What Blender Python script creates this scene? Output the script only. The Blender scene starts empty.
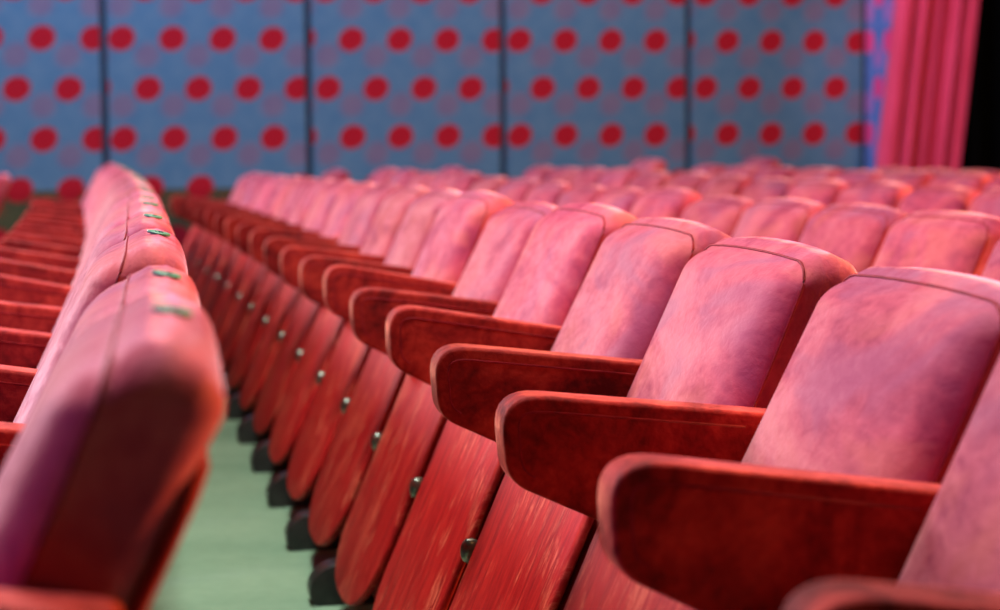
import bpy, bmesh, math, random
from mathutils import Vector, Matrix
random.seed(7)
S = bpy.context.scene
C = S.collection
V = Vector

# ------------------------------------------------------------------ layout numbers (metres)
P = 0.55            # seat spacing along a row
I0 = 2.274          # first armrest of the two near rows, in seat spacings from the camera
CURV = 0.003186     # the rows bend gently towards the stage
ROWP = 0.8698       # row pitch
BASE = 0.50         # local x of the seat origin inside a row
CAM_Z = 0.88

# ------------------------------------------------------------------ material helpers
def new_mat(name):
    m = bpy.data.materials.new(name); m.use_nodes = True
    nt = m.node_tree; nt.nodes.clear()
    out = nt.nodes.new('ShaderNodeOutputMaterial'); b = nt.nodes.new('ShaderNodeBsdfPrincipled')
    nt.links.new(b.outputs[0], out.inputs[0])
    return m, nt, b

class N:
    """tiny node-building helper"""
    def __init__(s, nt): s.nt = nt
    def new(s, t, **kw):
        n = s.nt.nodes.new(t)
        for k, v in kw.items(): setattr(n, k, v)
        return n
    def put(s, sock, v):
        if isinstance(v, bpy.types.NodeSocket): s.nt.links.new(v, sock)
        else: sock.default_value = v
    def math(s, op, a, b=0.0, c=None):
        n = s.new('ShaderNodeMath', operation=op)
        s.put(n.inputs[0], a); s.put(n.inputs[1], b)
        if c is not None: s.put(n.inputs[2], c)
        return n.outputs[0]
    def mix(s, f, a, b, bt='MIX'):
        n = s.new('ShaderNodeMix', data_type='RGBA', blend_type=bt)
        s.put(n.inputs[0], f); s.put(n.inputs[6], a); s.put(n.inputs[7], b)
        return n.outputs[2]
    def ramp(s, f, stops):
        n = s.new('ShaderNodeValToRGB'); s.put(n.inputs[0], f)
        e = n.color_ramp.elements
        e[0].position, e[0].color = stops[0]; e[1].position, e[1].color = stops[-1]
        for p, c in stops[1:-1]:
            x = e.new(p); x.color = c
        return n.outputs[0]
    def smooth(s, v, a, b):
        n = s.new('ShaderNodeMapRange', interpolation_type='SMOOTHSTEP')
        s.put(n.inputs[0], v); n.inputs[1].default_value = a; n.inputs[2].default_value = b
        n.inputs[3].default_value = 0; n.inputs[4].default_value = 1
        return n.outputs[0]
    def coords(s, scale=(1, 1, 1), rnd=37.0):
        tc = s.new('ShaderNodeTexCoord'); oi = s.new('ShaderNodeObjectInfo')
        mp = s.new('ShaderNodeMapping'); mp.inputs['Scale'].default_value = scale
        s.nt.links.new(tc.outputs['Object'], mp.inputs[0])
        r = s.math('MULTIPLY', oi.outputs['Random'], rnd)
        a = s.new('ShaderNodeVectorMath', operation='ADD')
        s.nt.links.new(mp.outputs[0], a.inputs[0]); s.nt.links.new(r, a.inputs[1])
        return a.outputs[0], oi.outputs['Random'], tc.outputs['Object']
    def noise(s, vec, scale, detail=3, rough=.55, dist=0):
        n = s.new('ShaderNodeTexNoise'); s.nt.links.new(vec, n.inputs['Vector'])
        n.inputs['Scale'].default_value = scale; n.inputs['Detail'].default_value = detail
        n.inputs['Roughness'].default_value = rough; n.inputs['Distortion'].default_value = dist
        return n.outputs['Fac']
    def bump(s, h, strength, dist, bsdf):
        b = s.new('ShaderNodeBump'); b.inputs['Strength'].default_value = strength; b.inputs['Distance'].default_value = dist
        s.put(b.inputs['Height'], h); s.nt.links.new(b.outputs[0], bsdf.inputs['Normal'])

def rgb(r, g, b): return (r, g, b, 1)

def velvet(name, dark, mid, lite, sheen, sheen_tint, scale=5.0, stretch=(1, 1, 1), nap=False):
    m, nt, b = new_mat(name); n = N(nt)
    vec, rnd, _ = n.coords(stretch)
    big = n.noise(vec, scale, 4, .6, .8)
    fine = n.noise(vec, scale * 9, 3, .6, .3)
    f = n.math('ADD', n.math('MULTIPLY', big, .75), n.math('MULTIPLY', fine, .25))
    col = n.ramp(f, [(.36, rgb(*dark)), (.5, rgb(*mid)), (.64, rgb(*lite))])
    br = n.math('ADD', n.math('MULTIPLY', rnd, .35), .82)
    if nap:
        hv = n.noise(vec, scale * .75, 3, .55, 1.2)
        col = n.mix(n.math('MULTIPLY', n.smooth(hv, .5, .66), .75), col, rgb(.30, .055, .115))
        col = n.mix(n.math('MULTIPLY', n.smooth(hv, .5, .36), .45), col, rgb(.52, .110, .080))
    hsv = n.new('ShaderNodeHueSaturation'); n.put(hsv.inputs['Value'], br); n.put(hsv.inputs['Color'], col)
    nt.links.new(hsv.outputs[0], b.inputs['Base Color'])
    b.inputs['Roughness'].default_value = .75
    b.inputs['Specular IOR Level'].default_value = .12
    n.put(b.inputs['Sheen Weight'], n.math('MULTIPLY', n.smooth(f, .3, .68), sheen))
    b.inputs['Sheen Roughness'].default_value = .38
    b.inputs['Sheen Tint'].default_value = rgb(*sheen_tint)
    pile = n.noise(vec, 260, 2, .7)
    n.bump(n.math('ADD', n.math('MULTIPLY', pile, .25), fine), .35, .004, b)
    return m

M = {}
M['velvet_face'] = velvet('velvet_face', (.26, .024, .060), (.43, .050, .085), (.56, .100, .122), 1.0, (1, .66, .80), 7.0, (1, .5, .9), True)
M['velvet_arm'] = velvet('velvet_arm', (.10, .005, .006), (.29, .014, .013), (.50, .040, .026), .8, (1, .34, .24), 9.0)
M['velvet_cushion'] = velvet('velvet_cushion', (.16, .006, .008), (.24, .010, .012), (.33, .018, .016), .35, (1, .4, .35), 12.0)
M['velvet_shell'] = velvet('velvet_shell', (.22, .008, .012), (.32, .014, .018), (.40, .024, .02), .45, (1, .45, .42), 8.0)

m, nt, b = new_mat('piping_cord'); n = N(nt)
vec, rnd, _ = n.coords()
nt.links.new(n.ramp(n.noise(vec, 60, 2), [(.3, rgb(.17, .006, .014)), (.7, rgb(.32, .014, .025))]), b.inputs['Base Color'])
b.inputs['Roughness'].default_value = .6; b.inputs['Specular IOR Level'].default_value = .1; b.inputs['Sheen Weight'].default_value = .05
M['piping'] = m

# stained timber of the tipped-up seat boards: grain runs up the board
m, nt, b = new_mat('red_stained_board'); n = N(nt)
vec, rnd, obj = n.coords((1, 5, .9))
g1 = n.noise(vec, 8, 6, .7, 1.2)
vec2, _, _ = n.coords((1, 22, 3.2), 91)
g2 = n.noise(vec2, 5, 5, .75, .6)
vec3, _, _ = n.coords((1, 1.8, 1.1), 53)
wear = n.noise(vec3, 5, 5, .7, .8)
col = n.ramp(n.math('ADD', n.math('MULTIPLY', g1, .7), n.math('MULTIPLY', g2, .3)), [(.32, rgb(.19, .004, .006)), (.48, rgb(.44, .010, .012)), (.66, rgb(.64, .028, .022))])
w = n.math('MULTIPLY', n.smooth(wear, .46, .6), n.smooth(g2, .44, .6))
col = n.mix(n.math('MULTIPLY', w, .8), col, rgb(.80, .17, .10))
hsv = n.new('ShaderNodeHueSaturation'); n.put(hsv.inputs['Value'], n.math('ADD', n.math('MULTIPLY', rnd, .35), .82)); n.put(hsv.inputs['Color'], col)
nt.links.new(hsv.outputs[0], b.inputs['Base Color'])
b.inputs['Roughness'].default_value = .6; b.inputs['Specular IOR Level'].default_value = .15
n.bump(g2, .25, .003, b)
M['board'] = m

m, nt, b = new_mat('black_iron'); n = N(nt)
vec, _, _ = n.coords()
nt.links.new(n.ramp(n.noise(vec, 30, 3), [(.3, rgb(.010, .010, .011)), (.7, rgb(.028, .026, .026))]), b.inputs['Base Color'])
b.inputs['Roughness'].default_value = .38; b.inputs['Specular IOR Level'].default_value = .5
M['iron'] = m
m, nt, b = new_mat('worn_steel'); n = N(nt)
vec, _, _ = n.coords()
nt.links.new(n.ramp(n.noise(vec, 60, 3), [(.3, rgb(.12, .13, .12)), (.7, rgb(.28, .30, .26))]), b.inputs['Base Color'])
b.inputs['Metallic'].default_value = .9; b.inputs['Roughness'].default_value = .32
M['steel'] = m
m, nt, b = new_mat('green_enamel'); n = N(nt)
vec, _, _ = n.coords()
nt.links.new(n.ramp(n.noise(vec, 90, 3), [(.35, rgb(.05, .20, .13)), (.65, rgb(.11, .32, .22))]), b.inputs['Base Color'])
b.inputs['Roughness'].default_value = .4
M['plate'] = m
m, nt, b = new_mat('plate_numeral'); b.inputs['Base Color'].default_value = rgb(.02, .07, .05); b.inputs['Roughness'].default_value = .5
M['numeral'] = m

# green carpet with faint bands of wear across the gangway
m, nt, b = new_mat('green_carpet'); n = N(nt)
vec, _, obj = n.coords((1, 1, 1), 0)
fine = n.noise(vec, 420, 3, .7); mid = n.noise(vec, 26, 4, .65)
vb, _, _ = n.coords((.6, 1.7, 1), 0)
band = n.noise(vb, 1.5, 3, .5, .3)
f = n.math('ADD', n.math('ADD', n.math('MULTIPLY', band, .55), n.math('MULTIPLY', mid, .2)), n.math('MULTIPLY', fine, .25))
nt.links.new(n.ramp(f, [(.36, rgb(.165, .285, .190)), (.5, rgb(.215, .345, .235)), (.64, rgb(.27, .41, .285))]), b.inputs['Base Color'])
b.inputs['Roughness'].default_value = .95; b.inputs['Specular IOR Level'].default_value = .1
n.bump(fine, .6, .004, b)
M['carpet'] = m

# dotted wall fabric: rows of red discs, every other row shifted, with a paler disc below each gap
WW, WS = 1.3752, .333
PITCH = WW * .245
def dotted(name, base1, base2, red, faint, off, squeeze=1.0, faint_amt=.5):
    m, nt, b = new_mat(name); n = N(nt)
    tc = n.new('ShaderNodeTexCoord'); sep = n.new('ShaderNodeSeparateXYZ'); nt.links.new(tc.outputs['Object'], sep.inputs[0])
    x, z = sep.outputs[0], sep.outputs[2]
    edge = n.noise(tc.outputs['Object'], 55, 3, .7)
    def disc(x, z, off, dz, rx, rz, a, bb):
        zz = n.math('DIVIDE', n.math('SUBTRACT', z, 1.569 + dz), WS)
        r = n.math('FLOOR', n.math('ADD', zz, .5))
        fz = n.math('MULTIPLY', n.math('SUBTRACT', zz, r), WS)
        par = n.math('ABSOLUTE', n.math('MODULO', r, 2.0))
        pit = PITCH * squeeze
        ux = n.math('DIVIDE', n.math('SUBTRACT', x, n.math('ADD', off * squeeze, n.math('MULTIPLY', par, pit / 2))), pit)
        fx = n.math('MULTIPLY', n.math('SUBTRACT', ux, n.math('FLOOR', n.math('ADD', ux, .5))), pit)
        fz = n.math('SUBTRACT', fz, n.math('MULTIPLY', fx, .12))
        d = n.math('SQRT', n.math('ADD', n.math('POWER', n.math('ABSOLUTE', n.math('DIVIDE', fx, rx * squeeze)), 2.0), n.math('POWER', n.math('ABSOLUTE', n.math('DIVIDE', fz, rz)), 2.0)))
        d = n.math('ADD', d, n.math('MULTIPLY', n.math('SUBTRACT', edge, .5), .5))
        return n.math('SUBTRACT', 1.0, n.smooth(d, a, bb))
    strong = disc(x, z, off, 0.0, .096, .088, .84, 1.06)
    weak = disc(x, z, off + PITCH / 2, -.112, .098, .095, .55, 1.15)
    weave = n.noise(tc.outputs['Object'], 9, 4, .6)
    col = n.ramp(weave, [(.35, rgb(*base1)), (.65, rgb(*base2))])
    fl = n.noise(tc.outputs['Object'], 75, 2, .6)
    col = n.mix(n.math('MULTIPLY', n.math('MULTIPLY', weak, faint_amt), n.math('ADD', n.math('MULTIPLY', fl, .8), .55)), col, rgb(*faint))
    rr = n.ramp(fl, [(.35, rgb(*[c * .72 for c in red])), (.62, rgb(*red))])
    col = n.mix(strong, col, rr)
    nt.links.new(col, b.inputs['Base Color'])
    b.inputs['Roughness'].default_value = .9; b.inputs['Specular IOR Level'].default_value = .1
    return m
OFF = (.120, .3015)
for i in (0, 1):
    M['wall%d' % i] = dotted('blue_dotted_fabric_%d' % i, (.075, .180, .330), (.105, .210, .350), (.46, .012, .030), (.34, .06, .10), OFF[i], 1.0, .36)
    M['wall_low%d' % i] = dotted('olive_lower_wall_%d' % i, (.052, .060, .035), (.075, .080, .045), (.40, .010, .025), (.20, .055, .03), OFF[i])  # lower wall: same dots, darker olive tone set in the colour
M['return'] = dotted('blue_dotted_return', (.07, .13, .36), (.09, .16, .42), (.72, .05, .22), (.55, .10, .35), .06, .42, .5)  # bluer copy of the wall fabric: blue light put into its colours
m, nt, b = new_mat('panel_joint'); n = N(nt); vec, _, _ = n.coords()
nt.links.new(n.ramp(n.noise(vec, 8), [(.3, rgb(.006, .018, .045)), (.7, rgb(.012, .03, .07))]), b.inputs['Base Color']); b.inputs['Roughness'].default_value = .8
M['joint'] = m
m, nt, b = new_mat('crimson_curtain'); n = N(nt); vec, _, _ = n.coords((3, 3, .4))
nt.links.new(n.ramp(n.noise(vec, 6, 3), [(.3, rgb(.55, .018, .075)), (.7, rgb(.70, .040, .13))]), b.inputs['Base Color'])
b.inputs['Roughness'].default_value = .8; b.inputs['Sheen Weight'].default_value = .4; b.inputs['Sheen Tint'].default_value = rgb(1, .4, .6)
M['curtain'] = m
m, nt, b = new_mat('black_serge'); n = N(nt); vec, _, _ = n.coords((3, 3, .4))
nt.links.new(n.ramp(n.noise(vec, 6, 3), [(.3, rgb(.0015, .0016, .002)), (.7, rgb(.003, .003, .004))]), b.inputs['Base Color']); b.inputs['Roughness'].default_value = .95
b.inputs['Specular IOR Level'].default_value = .05
M['black'] = m

# ------------------------------------------------------------------ mesh helpers
def link(name, bm, mat, parent=None, smooth=True):
    me = bpy.data.meshes.new(name); bm.normal_update(); bm.to_mesh(me); bm.free()
    if smooth:
        for p in me.polygons: p.use_smooth = True
    me.materials.append(mat)
    o = bpy.data.objects.new(name, me); C.objects.link(o)
    if parent: o.parent = parent
    return o

def axis_samples(L, ra, rb, nr=6, nm=8):
    """positions from 0..L, dense inside the two rounded ends"""
    out = [ra * i / nr for i in range(nr)]
    out += [ra + (L - ra - rb) * i / nm for i in range(nm)]
    out += [L - rb + rb * i / nr for i in range(nr + 1)]
    return out

def rounded_box(D, W, H, rx, ry, rz, nr=5, nm=6):
    """box x 0..D, y -W/2..W/2, z 0..H. rx=(front,rear) ry=(front,rear) rz=(bottom,top) radii."""
    bm = bmesh.new()
    xs = axis_samples(D, rx[0], rx[1], nr, max(2, nm // 3)); ry_ = max(ry)
    ys = [y - W / 2 for y in axis_samples(W, ry_, ry_, nr + 1, nm)]
    zs = axis_samples(H, rz[0], rz[1], nr, nm)
    def mp(x, y, z):
        fr = x < D / 2
        t = min(1, max(0, (x - rx[0]) / max(1e-6, D - rx[0] - rx[1])))
        ryv = ry[0] * (1 - t) + ry[1] * t
        cx = min(max(x, rx[0]), D - rx[1]); cy = min(max(y, -W / 2 + ryv), W / 2 - ryv); cz = min(max(z, rz[0]), H - rz[1])
        r1 = rx[0] if x < cx else rx[1]; r3 = rz[0] if z < cz else rz[1]
        d = V(((x - cx) / r1 if r1 else 0, (y - cy) / ryv, (z - cz) / r3))
        l2 = d.length
        if l2 > 1e-9:
            d = d * (max(abs(d.x), abs(d.y), abs(d.z)) / l2)
        return V((cx + d.x * r1, cy + d.y * ryv, cz + d.z * r3))
    def grid(A, B, f):
        vs = [[bm.verts.new(mp(*f(a, b))) for b in B] for a in A]
        for i in range(len(A) - 1):
            for j in range(len(B) - 1):
                bm.faces.new((vs[i][j], vs[i + 1][j], vs[i + 1][j + 1], vs[i][j + 1]))
    grid(ys, zs, lambda a, b: (0, a, b)); grid(ys, zs, lambda a, b: (D, a, b))
    grid(xs, zs, lambda a, b: (a, -W / 2, b)); grid(xs, zs, lambda a, b: (a, W / 2, b))
    grid(xs, ys, lambda a, b: (a, b, 0)); grid(xs, ys, lambda a, b: (a, b, H))
    bmesh.ops.remove_doubles(bm, verts=bm.verts, dist=1e-5)
    bmesh.ops.recalc_face_normals(bm, faces=bm.faces)
    return bm

def tube(bm, pts, r, sides=6, closed=False):
    rings = []
    n_ = len(pts)
    for i, p in enumerate(pts):
        a = pts[i - 1] if (i or closed) else pts[0]
        b = pts[(i + 1) % n_] if (i < n_ - 1 or closed) else pts[-1]
        t = (b - a).normalized()
        u = t.cross(V((.31, .52, .79))).normalized(); w = t.cross(u)
        rings.append([bm.verts.new(p + r * (math.cos(k * 2 * math.pi / sides) * u + math.sin(k * 2 * math.pi / sides) * w)) for k in range(sides)])
    for i in range(n_ if closed else n_ - 1):
        A, B = rings[i], rings[(i + 1) % n_]
        for k in range(sides): bm.faces.new((A[k], A[(k + 1) % sides], B[(k + 1) % sides], B[k]))
    if not closed:
        bm.faces.new(rings[0]); bm.faces.new(rings[-1])
    bmesh.ops.recalc_face_normals(bm, faces=bm.faces)

def prism(bm, outline, y0, y1, bevel=0, segs=3):
    """outline = [(x,z)], extruded between y0 and y1, optional rounded rim"""
    a = [bm.verts.new((x, y0, z)) for x, z in outline]; b = [bm.verts.new((x, y1, z)) for x, z in outline]
    k = len(a)
    fa = bm.faces.new(a); fb = bm.faces.new(b[::-1])
    for i in range(k): bm.faces.new((a[i], b[i], b[(i + 1) % k], a[(i + 1) % k]))
    bmesh.ops.recalc_face_normals(bm, faces=bm.faces)
    if bevel:
        es = [e for e in bm.edges if len({round(v.co.y, 5) for v in e.verts}) == 1]
        bmesh.ops.bevel(bm, geom=es, offset=bevel, segments=segs, affect='EDGES', profile=.5, clamp_overlap=True)

def fillet(pts, radii, n_=6):
    """round the corners of a closed polygon"""
    out = []
    k = len(pts)
    for i in range(k):
        p = V(pts[i]).to_2d(); a = (V(pts[i - 1]).to_2d() - p); b = (V(pts[(i + 1) % k]).to_2d() - p)
        r = radii[i]
        if r <= 0: out.append((p.x, p.y)); continue
        la = min(r, a.length * .48); lb = min(r, b.length * .48)
        A = p + a.normalized() * la; B = p + b.normalized() * lb
        for j in range(n_ + 1):
            t = j / n_
            q = A * (1 - t) ** 2 + p * 2 * t * (1 - t) + B * t * t
            out.append((q.x, q.y))
    return out

# ------------------------------------------------------------------ the theatre seat (built once, then copied)
BACK_Z0, BACK_Z1 = .27, .728
def front_x(z): return .652 + .47 * (z - .564)     # front plane of the upholstered back
def rear_x(z): return .845 + .49 * (z - .711)
def board_x(z): return .325 + .43 * (z - .085)     # underside of the tipped-up seat, facing the gangway

def back_map(p, D, W, H):
    """rounded box space -> leaning, wedge shaped back"""
    x, y, z = p
    zz = BACK_Z0 + z
    t = x / D
    x0, x1 = front_x(zz), rear_x(zz) - .016
    u = y / (W / 2)
    bulge = (.024 * (1 - abs(u) ** 3.5) - .009) * (1 - t) * math.sin(min(1, z / H) * math.pi) ** .5
    top = max(0, (z / H - .72) / .28) ** 2
    tt = min(1, max(0, (t - .22) / .78))
    drop = (.020 * t ** 2.5 - .017 * math.sin(math.pi * tt ** .85)) * top
    crown = .015 * (.18 + 1.0 * t) * (1 - abs(u) ** 2.4) * top
    return V((x0 + (x1 - x0) * t - bulge - BASE, y, zz - drop + crown))

SEAT_PARTS = {}
def back_bm(hi=True):
    D, W, H = .13, .478, BACK_Z1 - BACK_Z0
    bm = rounded_box(D, W, H, (.036, .028), (.052, .026), (.03, .028), 6 if hi else 3, 9 if hi else 4)
    for v in bm.verts: v.co = back_map(v.co, D, W, H)
    return bm
def back_piping_bm():
    D, W, H = .13, .478, BACK_Z1 - BACK_Z0
    bm = bmesh.new(); pts = []
    ry, rz = .046, .028
    for s in (-1, 1):
        seg = [V((.034, s * (W / 2 + .0005), z)) for z in [H * .02 + (H - rz - H * .02) * i / 10 for i in range(11)]]
        arc = [V((.034, s * (W / 2 - ry + ry * math.cos(a)), H - rz + rz * math.sin(a) + .0005)) for a in [math.pi / 2 * i / 7 for i in range(1, 8)]]
        half = seg + arc
        pts += half if s < 0 else [V((.034, y, H + .0005)) for y in (-.12, -.06, 0, .06, .12)] + half[::-1]
    tube(bm, [back_map(p, D, W, H) for p in pts], .0017, 6)
    return bm
def shell_bm():
    D, W, H = .014, .466, .405
    bm = rounded_box(D, W, H, (.004, .006), (.02, .03), (.03, .04), 2, 5)
    for v in bm.verts:
        zz = .262 + v.co.z
        v.co = V((rear_x(zz) - .0155 + v.co.x - BASE, v.co.y, zz))
    return bm
def plate_bm():
    bm = bmesh.new(); k = 28; a, bb = .0140, .0100
    lo, mi, hi = [], [], []
    for i in range(k):
        c, s = math.cos(2 * math.pi * i / k), math.sin(2 * math.pi * i / k)
        lo.append(bm.verts.new((a * c, bb * s, 0))); mi.append(bm.verts.new((a * c, bb * s, .0022))); hi.append(bm.verts.new((a * .88 * c, bb * .86 * s, .0030)))
    for A, B in ((lo, mi), (mi, hi)):
        for i in range(k): bm.faces.new((A[i], A[(i + 1) % k], B[(i + 1) % k], B[i]))
    bm.faces.new(hi); bm.faces.new(lo[::-1])
    return bm
def plate_pose():
    D, W, H = .13, .478, BACK_Z1 - BACK_Z0
    q = lambda x, y: back_map(V((x, y, H)), D, W, H)
    x, y = .080, -.075
    p = q(x, y); tx = (q(x + .008, y) - q(x - .008, y)).normalized(); ty = (q(x, y + .01) - q(x, y - .01)).normalized()
    nz = tx.cross(ty).normalized(); ty = nz.cross(tx)
    m3 = Matrix((tx, ty, nz)).transposed()
    return p - nz * .0004, (m3 @ Matrix.Rotation(math.radians(5), 3, 'X')).to_euler()
def numeral_bm():
    bm = bmesh.new()
    for x0, x1, y0, y1 in ((-.006, -.0045, -.005, .005), (-.001, .006, .0035, .005), (.0045, .006, -.005, .005), (-.001, .006, -.005, -.0035), (-.001, .006, -.0008, .0008)):
        vs = [bm.verts.new((x, y, z)) for z in (.0029, .0034) for x, y in ((x0 * .8, y0 * .9), (x1 * .8, y0 * .9), (x1 * .8, y1 * .9), (x0 * .8, y1 * .9))]
        for f in ((0, 1, 2, 3), (4, 5, 6, 7), (0, 1, 5, 4), (1, 2, 6, 5), (2, 3, 7, 6), (3, 0, 4, 7)): bm.faces.new([vs[i] for i in f])
    bmesh.ops.recalc_face_normals(bm, faces=bm.faces)
    return bm
def board_bm():
    """U-shaped board; outline in (y, height), leaning with the seat"""
    bm = bmesh.new()
    hw, z0, z1 = .240, .070, .462
    pts = [(-hw, z1), (hw, z1)]
    pts += [(hw * math.copysign(abs(math.cos(a)) ** .8, math.cos(a)), z0 + .115 - .115 * abs(math.sin(a)) ** .8) for a in [math.pi * i / 28 for i in range(29)]]
    T = .016
    def ring(x, k):
        out = []
        for y, z in pts:
            yy = y * (1 - k / hw); zc = (z0 + z1) / 2; zz = zc + (z - zc) * (1 - k / ((z1 - z0) / 2))
            out.append(bm.verts.new((board_x(zz) - BASE + x, yy, zz)))
        return out
    R = [ring(0, .005), ring(.0015, .0015), ring(.005, 0), ring(T - .004, 0), ring(T, .004)]
    for A, B in zip(R, R[1:]):
        for i in range(len(A)): bm.faces.new((A[i], A[(i + 1) % len(A)], B[(i + 1) % len(A)], B[i]))
    # front: slightly dished by a middle strip
    bm.faces.new(R[0][::-1]); bm.faces.new(R[-1])
    bmesh.ops.recalc_face_normals(bm, faces=bm.faces)
    return bm
def cushion_bm():
    D, W, H = .088, .462, .345
    bm = rounded_box(D, W, H, (.012, .035), (.02, .045), (.05, .03), 4, 8)
    for v in bm.verts:
        x, y, z = v.co
        zz = .105 + z
        w = 1 + .012 * math.sin(z * 70) * (1 if abs(y) > .2 else 0) * (1 - x / D)
        v.co = V((board_x(zz) - BASE + .0165 + x, y * w, zz))
    return bm
ARM = fillet([(.373, .607), (.72, .560), (.72, .376), (.60, .398), (.49, .450), (.379, .505)], [.055, .01, .01, .03, .03, .026], 8)
def arm_bm():
    bm = bmesh.new(); prism(bm, [(x - BASE, z) for x, z in ARM], -.032, .032, .017, 6)
    return bm
def arm_piping_bm():
    bm = bmesh.new()
    k = len(ARM); inner = []
    for i in range(k):                       # offset the outline inwards for the rim seam
        p, q, w = V(ARM[i - 1]), V(ARM[i]), V(ARM[(i + 1) % k])
        t = (w.to_2d() - p.to_2d()).normalized(); nn = V((t.y, -t.x))
        inner.append(q.to_2d() + nn * .0175)
    run = [i for i in range(k) if ARM[i][0] < .66 and not (ARM[i][0] > .42 and ARM[i][1] < .5)]
    top = [V((.655, .5515))] + [inner[i] for i in run if ARM[i][1] > .555][::-1] + [inner[i] for i in run if ARM[i][1] <= .555][::-1]
    for s_ in (-1, 1):
        tube(bm, [V((p.x - BASE, s_ * .0316, p.y)) for p in top], .0015, 5)
    return bm
def standard_bm():
    """iron upright below the armrest"""
    bm = bmesh.new()
    o = fillet([(.400, .045), (.480, .340), (.510, .430), (.520, .470), (.70, .425), (.665, .330), (.580, .045)], [.01, .05, .03, .01, .01, .06, .01], 5)
    prism(bm, [(x - BASE, z) for x, z in o], -.014, .014, .004, 2)
    return bm
def foot_bm():
    bm = bmesh.new()
    o = fillet([(.292, 0), (.285, .040), (.318, .078), (.40, .088), (.50, .082), (.60, .05), (.615, 0)], [.012, .04, .05, .03, .03, .03, .004], 6)
    prism(bm, [(x - BASE, z) for x, z in o], -.034, .034, .014, 4)
    return bm
def hinge_bm():
    """domed pivot cap pointing to the gangway, on a short iron neck"""
    bm = bmesh.new()
    prof = [(.085, .0), (.085, .008), (.012, .008), (.006, .0100), (-.004, .0098), (-.009, .0078), (-.012, .0042), (-.013, .0)]
    k = 18; rings = []
    for x, r in prof:
        rings.append([bm.verts.new((.424 - BASE + x, r * math.cos(2 * math.pi * i / k), .306 + r * 1.8 * math.sin(2 * math.pi * i / k))) for i in range(k)] if r else [bm.verts.new((.424 - BASE + x, 0, .306))])
    for A, B in zip(rings, rings[1:]):
        for i in range(k):
            a0, a1 = (A[0], A[0]) if len(A) == 1 else (A[i], A[(i + 1) % k])
            b0, b1 = (B[0], B[0]) if len(B) == 1 else (B[i], B[(i + 1) % k])
            f = [v for j, v in enumerate((a0, a1, b1, b0)) if v not in (a0, a1, b1, b0)[:j]]
            if len(f) >= 3: bm.faces.new(f)
    bmesh.ops.recalc_face_normals(bm, faces=bm.faces)
    return bm

AY = -P / 2          # the armrest a seat owns stands on its side nearer the gangway entrance
def mesh_of(name, bm, mat):
    me = bpy.data.meshes.new(name); bm.normal_update(); bm.to_mesh(me); bm.free()
    for p in me.polygons: p.use_smooth = True
    me.materials.append(mat); return me
ME = {
    'backrest': mesh_of('backrest', back_bm(), M['velvet_face']),
    'back_piping': mesh_of('back_piping', back_piping_bm(), M['piping']),
    'back_shell': mesh_of('back_shell', shell_bm(), M['velvet_shell']),
    'number_plate': mesh_of('number_plate', plate_bm(), M['plate']),
    'numeral': mesh_of('numeral', numeral_bm(), M['numeral']),
    'seat_board': mesh_of('seat_board', board_bm(), M['board']),
    'seat_cushion': mesh_of('seat_cushion', cushion_bm(), M['velvet_cushion']),
    'armrest': mesh_of('armrest', arm_bm(), M['velvet_arm']),
    'arm_piping': mesh_of('arm_piping', arm_piping_bm(), M['piping']),
    'standard': mesh_of('standard', standard_bm(), M['iron']),
    'foot': mesh_of('foot', foot_bm(), M['iron']),
    'hinge_cap': mesh_of('hinge_cap', hinge_bm(), M['steel']),
}
def part(name, key, parent, loc=(0, 0, 0), rot=(0, 0, 0)):
    o = bpy.data.objects.new(name, ME[key]); C.objects.link(o); o.parent = parent
    o.location = loc; o.rotation_euler = rot
    return o

def build_proto():
    t = bpy.data.objects.new('theatre_seat', None); C.objects.link(t); t.empty_display_size = .1
    bk = part('backrest', 'backrest', t)
    part('piping', 'back_piping', bk)
    part('back_shell', 'back_shell', t)
    pl = part('number_plate', 'number_plate', t, *plate_pose()); pl['label'] = 'small oval green number plate on the top edge'
    part('numeral', 'numeral', pl)
    sb = part('seat_board', 'seat_board', t); part('cushion', 'seat_cushion', sb)
    add_arm(t, AY)
    return t
def add_arm(t, y):
    a = part('armrest', 'armrest', t, (0, y, 0)); part('piping', 'arm_piping', a)
    s = part('standard', 'standard', t, (0, y, 0)); part('foot', 'foot', s); part('hinge_cap', 'hinge_cap', s)
    return a

def copy_thing(root):
    r = root.copy(); C.objects.link(r)
    for ch in root.children:
        c = ch.copy(); C.objects.link(c); c.parent = r
        for g in ch.children:
            d = g.copy(); C.objects.link(d); d.parent = c
    return r
PROTO = build_proto()
REST = {c.name.split('.')[0]: Matrix.LocRotScale(c.location, c.rotation_euler, None) for c in PROTO.children}
used = [False]

def row_x(r, y): return r * ROWP - (CURV if r != -1 else .0025) * y * y
ROW_DZ = {-2: 0, -1: 0, 0: 0, 1: -.030, 2: -.022, 3: -.02, 4: -.045, 5: -.045, 6: -.01}
def kid(t, name): return [c for c in t.children if c.name.split('.')[0] == name][0]

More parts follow.
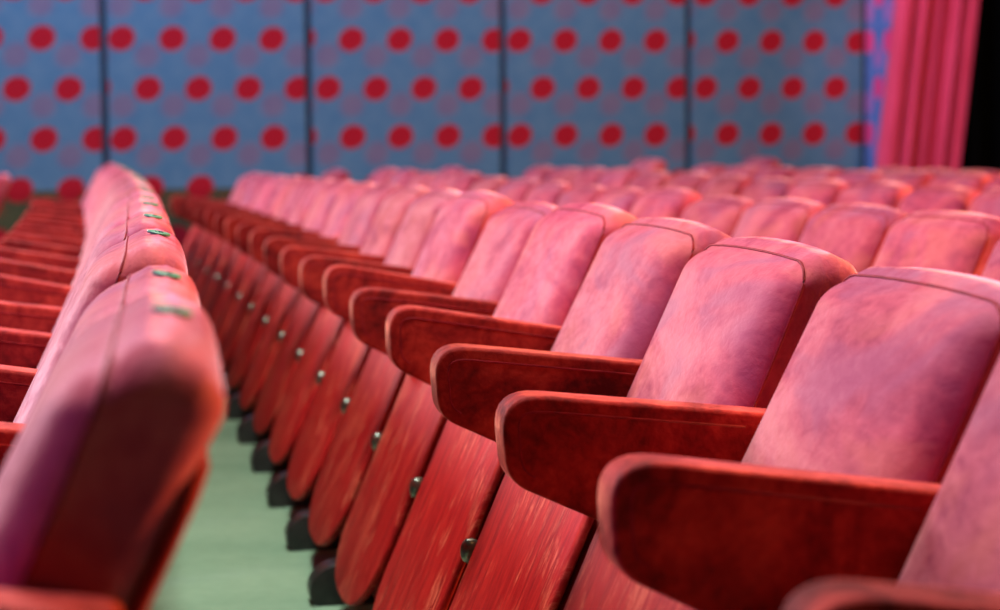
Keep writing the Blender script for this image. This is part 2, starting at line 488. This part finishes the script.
def seat(r, k, label, group, dx=0, dz=0, lean=0, yaw=0, lift=0, arm_tilt=0, xy=None, end=False, arm_shift=(0, 0, 0)):
    """one seat of row r at position k; lean / lift / yaw are the old seat's own slack"""
    if used[0]: t = copy_thing(PROTO)
    else: t = PROTO; used[0] = True
    y = (I0 + k + .5) * P
    x = row_x(r, y) + BASE + dx
    if xy: x, y = xy
    t.location = (x, y, ROW_DZ[r] + dz); t.rotation_euler = (0, 0, math.atan(2 * CURV * y))
    t['label'] = label; t['category'] = 'seat'; t['group'] = group
    for nm in ('backrest', 'back_shell', 'number_plate'):
        b = kid(t, nm)
        # lean about the foot of the back, keep the three pieces together
        piv = V((.60 - BASE, 0, .35)); rot = Matrix.Rotation(lean, 4, 'Y') @ Matrix.Rotation(yaw, 4, 'Z')
        mtx = Matrix.Translation(piv + V((0, 0, lift))) @ rot @ Matrix.Translation(-piv)
        b.matrix_basis = mtx @ REST[nm]
    a = kid(t, 'armrest')
    piv = V((.66 - BASE, 0, .50))
    a.matrix_basis = Matrix.Translation(piv) @ Matrix.Rotation(arm_tilt, 4, 'Y') @ Matrix.Translation(-piv) @ REST['armrest']
    a.matrix_basis = Matrix.Translation(V(arm_shift)) @ a.matrix_basis
    if end: add_arm(t, P / 2)
    if r != -1:
        pl = kid(t, 'number_plate')
        for o in list(pl.children) + [pl]: bpy.data.objects.remove(o)
    return t

ORD = ['first', 'second', 'third', 'fourth', 'fifth', 'sixth', 'seventh', 'eighth', 'ninth', 'tenth', 'eleventh', 'twelfth', 'thirteenth', 'fourteenth', 'fifteenth', 'sixteenth', 'seventeenth', 'eighteenth', 'nineteenth', 'twentieth', 'twenty-first', 'twenty-second']
R_LIFT = [0, -.006, -.004, .008, .013, .004, .005, 0, 0, -.004, -.008, -.012, -.016, -.02, -.024, -.028, -.03, -.03, -.03, -.03]
R_LEAN = [0, .02, -.015, .015, 0, .02, -.03, -.01, 0, 0, .01, 0, 0, 0, 0, 0, 0, 0]
R_TILT = [0, 0, -.03, -.02, .03, 0, .05, .01, 0, 0, .01, 0, .01, 0, 0, 0, 0, 0]
NR = 18
L_LIFT = [.014, .004, .021, .020, .022, .019, .021, .018] + [.022] * 12
L_TILT = [0, 0, -.01, .02, .01, 0, .06, .05, .03, .02] + [0] * 12
for k in range(NR):
    seat(-1, k, 'red velvet tip-up seat backing onto the green gangway, %s from its near end' % ORD[k],
         'seats with their backs to the gangway', dx=.066 + (.012, .012, .004)[min(k, 2)], arm_shift=(.040, 0, .045) if k == 0 else (0, 0, 0), lift=L_LIFT[k], lean=random.uniform(-.012, .012) - (.01 if k == 1 else 0), arm_tilt=L_TILT[k], yaw=random.uniform(-.012, .012), end=(k == NR - 1))
for k in range(NR):
    seat(0, k, 'red velvet tip-up seat facing the green carpeted gangway, %s from its near end' % ORD[k],
         'seats facing the green carpet gangway', lift=R_LIFT[k], lean=R_LEAN[k], arm_tilt=R_TILT[k], yaw=random.uniform(-.012, .012), end=(k == NR - 1))
NAMES = {1: 'first', 2: 'second', 3: 'third', 4: 'fourth', 5: 'fifth', 6: 'sixth'}
SPAN = {1: (4 - .164, 16), 2: (8 - .208, 12), 3: (10.2, 9), 4: (12.4, 6), 5: (14.1, 4), 6: (16.0, 1)}
for r, (k0, cnt) in SPAN.items():
    for j in range(cnt):
        seat(r, k0 + j, 'red velvet seat, %s from the right in the %s row behind the gangway row' % (ORD[j], NAMES[r]),
             'seats of the %s row behind the gangway row' % NAMES[r], lift=random.uniform(-.006, .006), lean=random.uniform(-.02, .02), yaw=random.uniform(-.014, .014), arm_tilt=random.uniform(-.02, .02), end=(j == cnt - 1))
# single seats standing apart beside the far wall
for r, x, y in ((1, .96, 13.0), (2, 1.677, 13.0), (4, 2.97, 13.2), (5, 3.71, 13.2)):
    seat(r, 0, 'single red velvet seat near the dotted wall past the %s row back' % NAMES[r], 'single seats beside the dotted wall', xy=(x - .255, y), lift=(-.015 if r < 4 else .045), end=True)
seat(-2, 0, 'red velvet seat alone at the far left edge, against the dotted wall', 'seats of the row cut off on the left', xy=(-1.28, 12.75), lift=-.045, end=True)

# ------------------------------------------------------------------ setting
def struct(name, bm, mat, smooth=False, parent=None):
    o = link(name, bm, mat, parent, smooth)
    if not parent: o['kind'] = 'structure'
    return o
# carpeted floor; it follows the slight fall and rise of the rows
def floor_z(u):
    pts = [(-6, 0), (.95, 0), (1.15, -.030), (1.85, -.030), (2.05, -.022), (2.7, -.022), (2.95, -.02), (3.55, -.02), (3.8, -.045), (5.3, -.045), (5.5, -.01), (12, -.01)]
    for (a, za), (b, zb) in zip(pts, pts[1:]):
        if a <= u <= b: return za + (zb - za) * (u - a) / (b - a)
    return 0
bm = bmesh.new()
us = [-6, -3, -1.5, -.9, -.6, .0, .5, .95, 1.15, 1.85, 2.05, 2.7, 2.95, 3.55, 3.8, 5.3, 5.5, 7, 9]
ysf = [-1.5 + 18.5 * i / 40 for i in range(41)]
g = [[bm.verts.new((u - CURV * max(0, y) ** 2, y, floor_z(u))) for y in ysf] for u in us]
for i in range(len(us) - 1):
    for j in range(len(ysf) - 1): bm.faces.new((g[i][j], g[i + 1][j], g[i + 1][j + 1], g[i][j + 1]))
bmesh.ops.recalc_face_normals(bm, faces=bm.faces)
struct('floor', bm, M['carpet'])

WY = .11542; WO = V((-.4506, 14.374, 0)); WD = V((math.cos(WY), math.sin(WY), 0))
def box(bm, x0, x1, y0, y1, z0, z1):
    vs = [bm.verts.new((x, y, z)) for z in (z0, z1) for x, y in ((x0, y0), (x1, y0), (x1, y1), (x0, y1))]
    for f in ((0, 3, 2, 1), (4, 5, 6, 7), (0, 1, 5, 4), (1, 2, 6, 5), (2, 3, 7, 6), (3, 0, 4, 7)): bm.faces.new([vs[i] for i in f])
WH = 3.4
LOW_TOP = .565
bm = bmesh.new(); box(bm, -6 * WW, 4 * WW, .03, .15, -.1, WH)
wall = struct('wall_far', bm, M['joint']); wall.location = WO; wall.rotation_euler = (0, 0, WY)
for j in range(-4, 4):
    par = (j % 2)
    bm = bmesh.new(); box(bm, .024, WW - .024, 0, .03, LOW_TOP, WH)
    o = link('wall_panel', bm, M['wall%d' % par], wall, False); o.location = (j * WW, 0, 0)
    bm = bmesh.new(); box(bm, .024, WW - .024, -.004, .03, -.05, LOW_TOP)
    o = link('lower_panel', bm, M['wall_low%d' % par], wall, False); o.location = (j * WW, 0, 0)

CORNER = WO + WD * (4 * WW)
# short return beside the wall, its blue lighting carried by the colours
bm = bmesh.new(); box(bm, 0, .24, 0, .06, -.05, WH)
ret = struct('wall_return', bm, M['return']); ret.location = CORNER + V((.0, -.02, 0)); ret.rotation_euler = (0, 0, -.62)

# crimson curtain in soft folds, drawn slightly aside towards its foot
def drape(name, x0, x1, y, folds, amp, lean, mat, h=WH, nx=160):
    bm = bmesh.new(); nz = 16; rows = []
    rnd = [random.uniform(.6, 1.3) for _ in range(folds * 2 + 4)]
    for iz in range(nz + 1):
        z = -.03 + h * iz / nz; row = []
        for ix in range(nx + 1):
            t = ix / nx; ph = folds * min(1, max(0, t + .035 * math.sin(7.3 * t * math.pi) + .02 * math.sin(3.1 * t * math.pi + 1)))
            a = amp * rnd[int(ph)] * (.85 + .3 * (1 - z / h))
            dy = a * math.sin(ph * 2 * math.pi) + .3 * a * math.sin(ph * 4 * math.pi + 1 + rnd[int(ph) + 1])
            row.append(bm.verts.new((x0 + (x1 - x0) * t + lean * z + .25 * a * math.cos(ph * 2 * math.pi), y + dy, z)))
        rows.append(row)
    for i in range(nz):
        for j in range(nx): bm.faces.new((rows[i][j], rows[i][j + 1], rows[i + 1][j + 1], rows[i + 1][j]))
    o = link(name, bm, mat, None, True)
    sol = o.modifiers.new('thickness', 'SOLIDIFY'); sol.thickness = .006
    return o
cur = drape('stage_curtain', 4.905, 5.50, 14.62, 5, .055, .115, M['curtain'])
cur['label'] = 'crimson pleated curtain hanging between the blue dotted wall and the black opening'; cur['category'] = 'curtain'
blk = drape('black_drape', 5.25, 9.0, 15.35, 16, .05, 0, M['black'], nx=200)
blk['label'] = 'black drape closing the dark opening beside the crimson curtain'; blk['category'] = 'drape'

# ------------------------------------------------------------------ light
def area(name, loc, target, size, power, col, size_y=None):
    L = bpy.data.lights.new(name, 'AREA'); L.energy = power; L.color = col; L.size = size
    if size_y: L.shape = 'RECTANGLE'; L.size_y = size_y
    o = bpy.data.objects.new(name, L); C.objects.link(o); o.location = loc
    o.rotation_euler = (V(target) - V(loc)).to_track_quat('-Z', 'Y').to_euler(); return o
def spot(name, loc, target, power, col, angle, blend=.6, rad=.2):
    L = bpy.data.lights.new(name, 'SPOT'); L.energy = power; L.color = col; L.spot_size = math.radians(angle); L.spot_blend = blend; L.shadow_soft_size = rad
    o = bpy.data.objects.new(name, L); C.objects.link(o); o.location = loc
    o.rotation_euler = (V(target) - V(loc)).to_track_quat('-Z', 'Y').to_euler(); return o
PINK = (1, .79, .90); WARM = (1, .44, .14); BLUE = (.45, .68, 1)
area('stage_light', (-4.3, 9.2, 3.5), (.7, 3.6, .55), 1.4, 500, PINK, 2.4)
area('stage_light', (-5.0, 14.0, 3.8), (.5, 9.0, .6), 1.4, 900, PINK, 3)
area('violet_light', (-4.2, 1.9, 2.0), (.7, 3.0, .6), .5, 95, (.48, .22, 1), .5)
area('warm_light', (5.6, 2.5, 1.95), (.8, 2.9, .7), .6, 470, WARM, .6)  # unseen lamp, set low so the rows behind shade the lower backs
area('warm_light', (1.5, .6, 3.8), (.8, 3.2, .6), .5, 9, WARM, .5)
area('warm_light', (6.6, 5.6, 2.3), (1.2, 7.5, .7), .8, 380, WARM, .8)
area('warm_light', (.9, 4.6, 4.4), (.7, 4.6, .6), 1.0, 40, (1, .68, .50), 2)  # unseen overhead fill, added to lighten the seat tops
area('gangway_light', (.05, 3.2, 4.2), (.05, 3.3, 0), .4, 225, (.95, 1, .92), 1.8)
area('wall_wash', (-.8, 11.6, 4.6), (.2, 14.4, 1.3), 1.0, 160, (.32, .60, 1), 1.0)
area('wall_wash', (3.2, 12.4, 4.6), (3.4, 14.8, 1.3), 1.0, 50, (.85, .92, 1), 1.0)
spot('curtain_light', (3.4, 11.5, 4.0), (5.25, 14.7, 1.3), 260, (1, .75, .9), 24, .7, .15)

W = bpy.data.worlds.new('hall'); S.world = W; W.use_nodes = True
W.node_tree.nodes['Background'].inputs[0].default_value = (.45, .32, .34, 1); W.node_tree.nodes['Background'].inputs[1].default_value = .03

# ------------------------------------------------------------------ camera
f, psi, pitch, roll = 2116.608, .15182, .07816, -.0079
F = V((math.sin(psi) * math.cos(pitch), math.cos(psi) * math.cos(pitch), -math.sin(pitch)))
r = V((math.cos(psi), -math.sin(psi), 0)); u = r.cross(F)
c, s = math.cos(roll), math.sin(roll)
r, u = c * r + s * u, c * u - s * r
cd = bpy.data.cameras.new('camera'); cam = bpy.data.objects.new('camera', cd); C.objects.link(cam)
cam.matrix_world = Matrix(((r.x, u.x, -F.x, 0), (r.y, u.y, -F.y, 0), (r.z, u.z, -F.z, CAM_Z), (0, 0, 0, 1)))
cd.sensor_width = 36; cd.sensor_fit = 'HORIZONTAL'; cd.lens = f * 36 / 1000
cd.clip_start = .05; cd.clip_end = 100
cd.dof.use_dof = True; cd.dof.focus_distance = 2.65; cd.dof.aperture_fstop = cd.lens / 1000 / .0175; cd.dof.aperture_blades = 8
S.camera = cam

S.view_settings.view_transform = 'Standard'; S.view_settings.look = 'None'
S.view_settings.exposure = 0; S.view_settings.gamma = 1; S.view_settings.use_curve_mapping = False
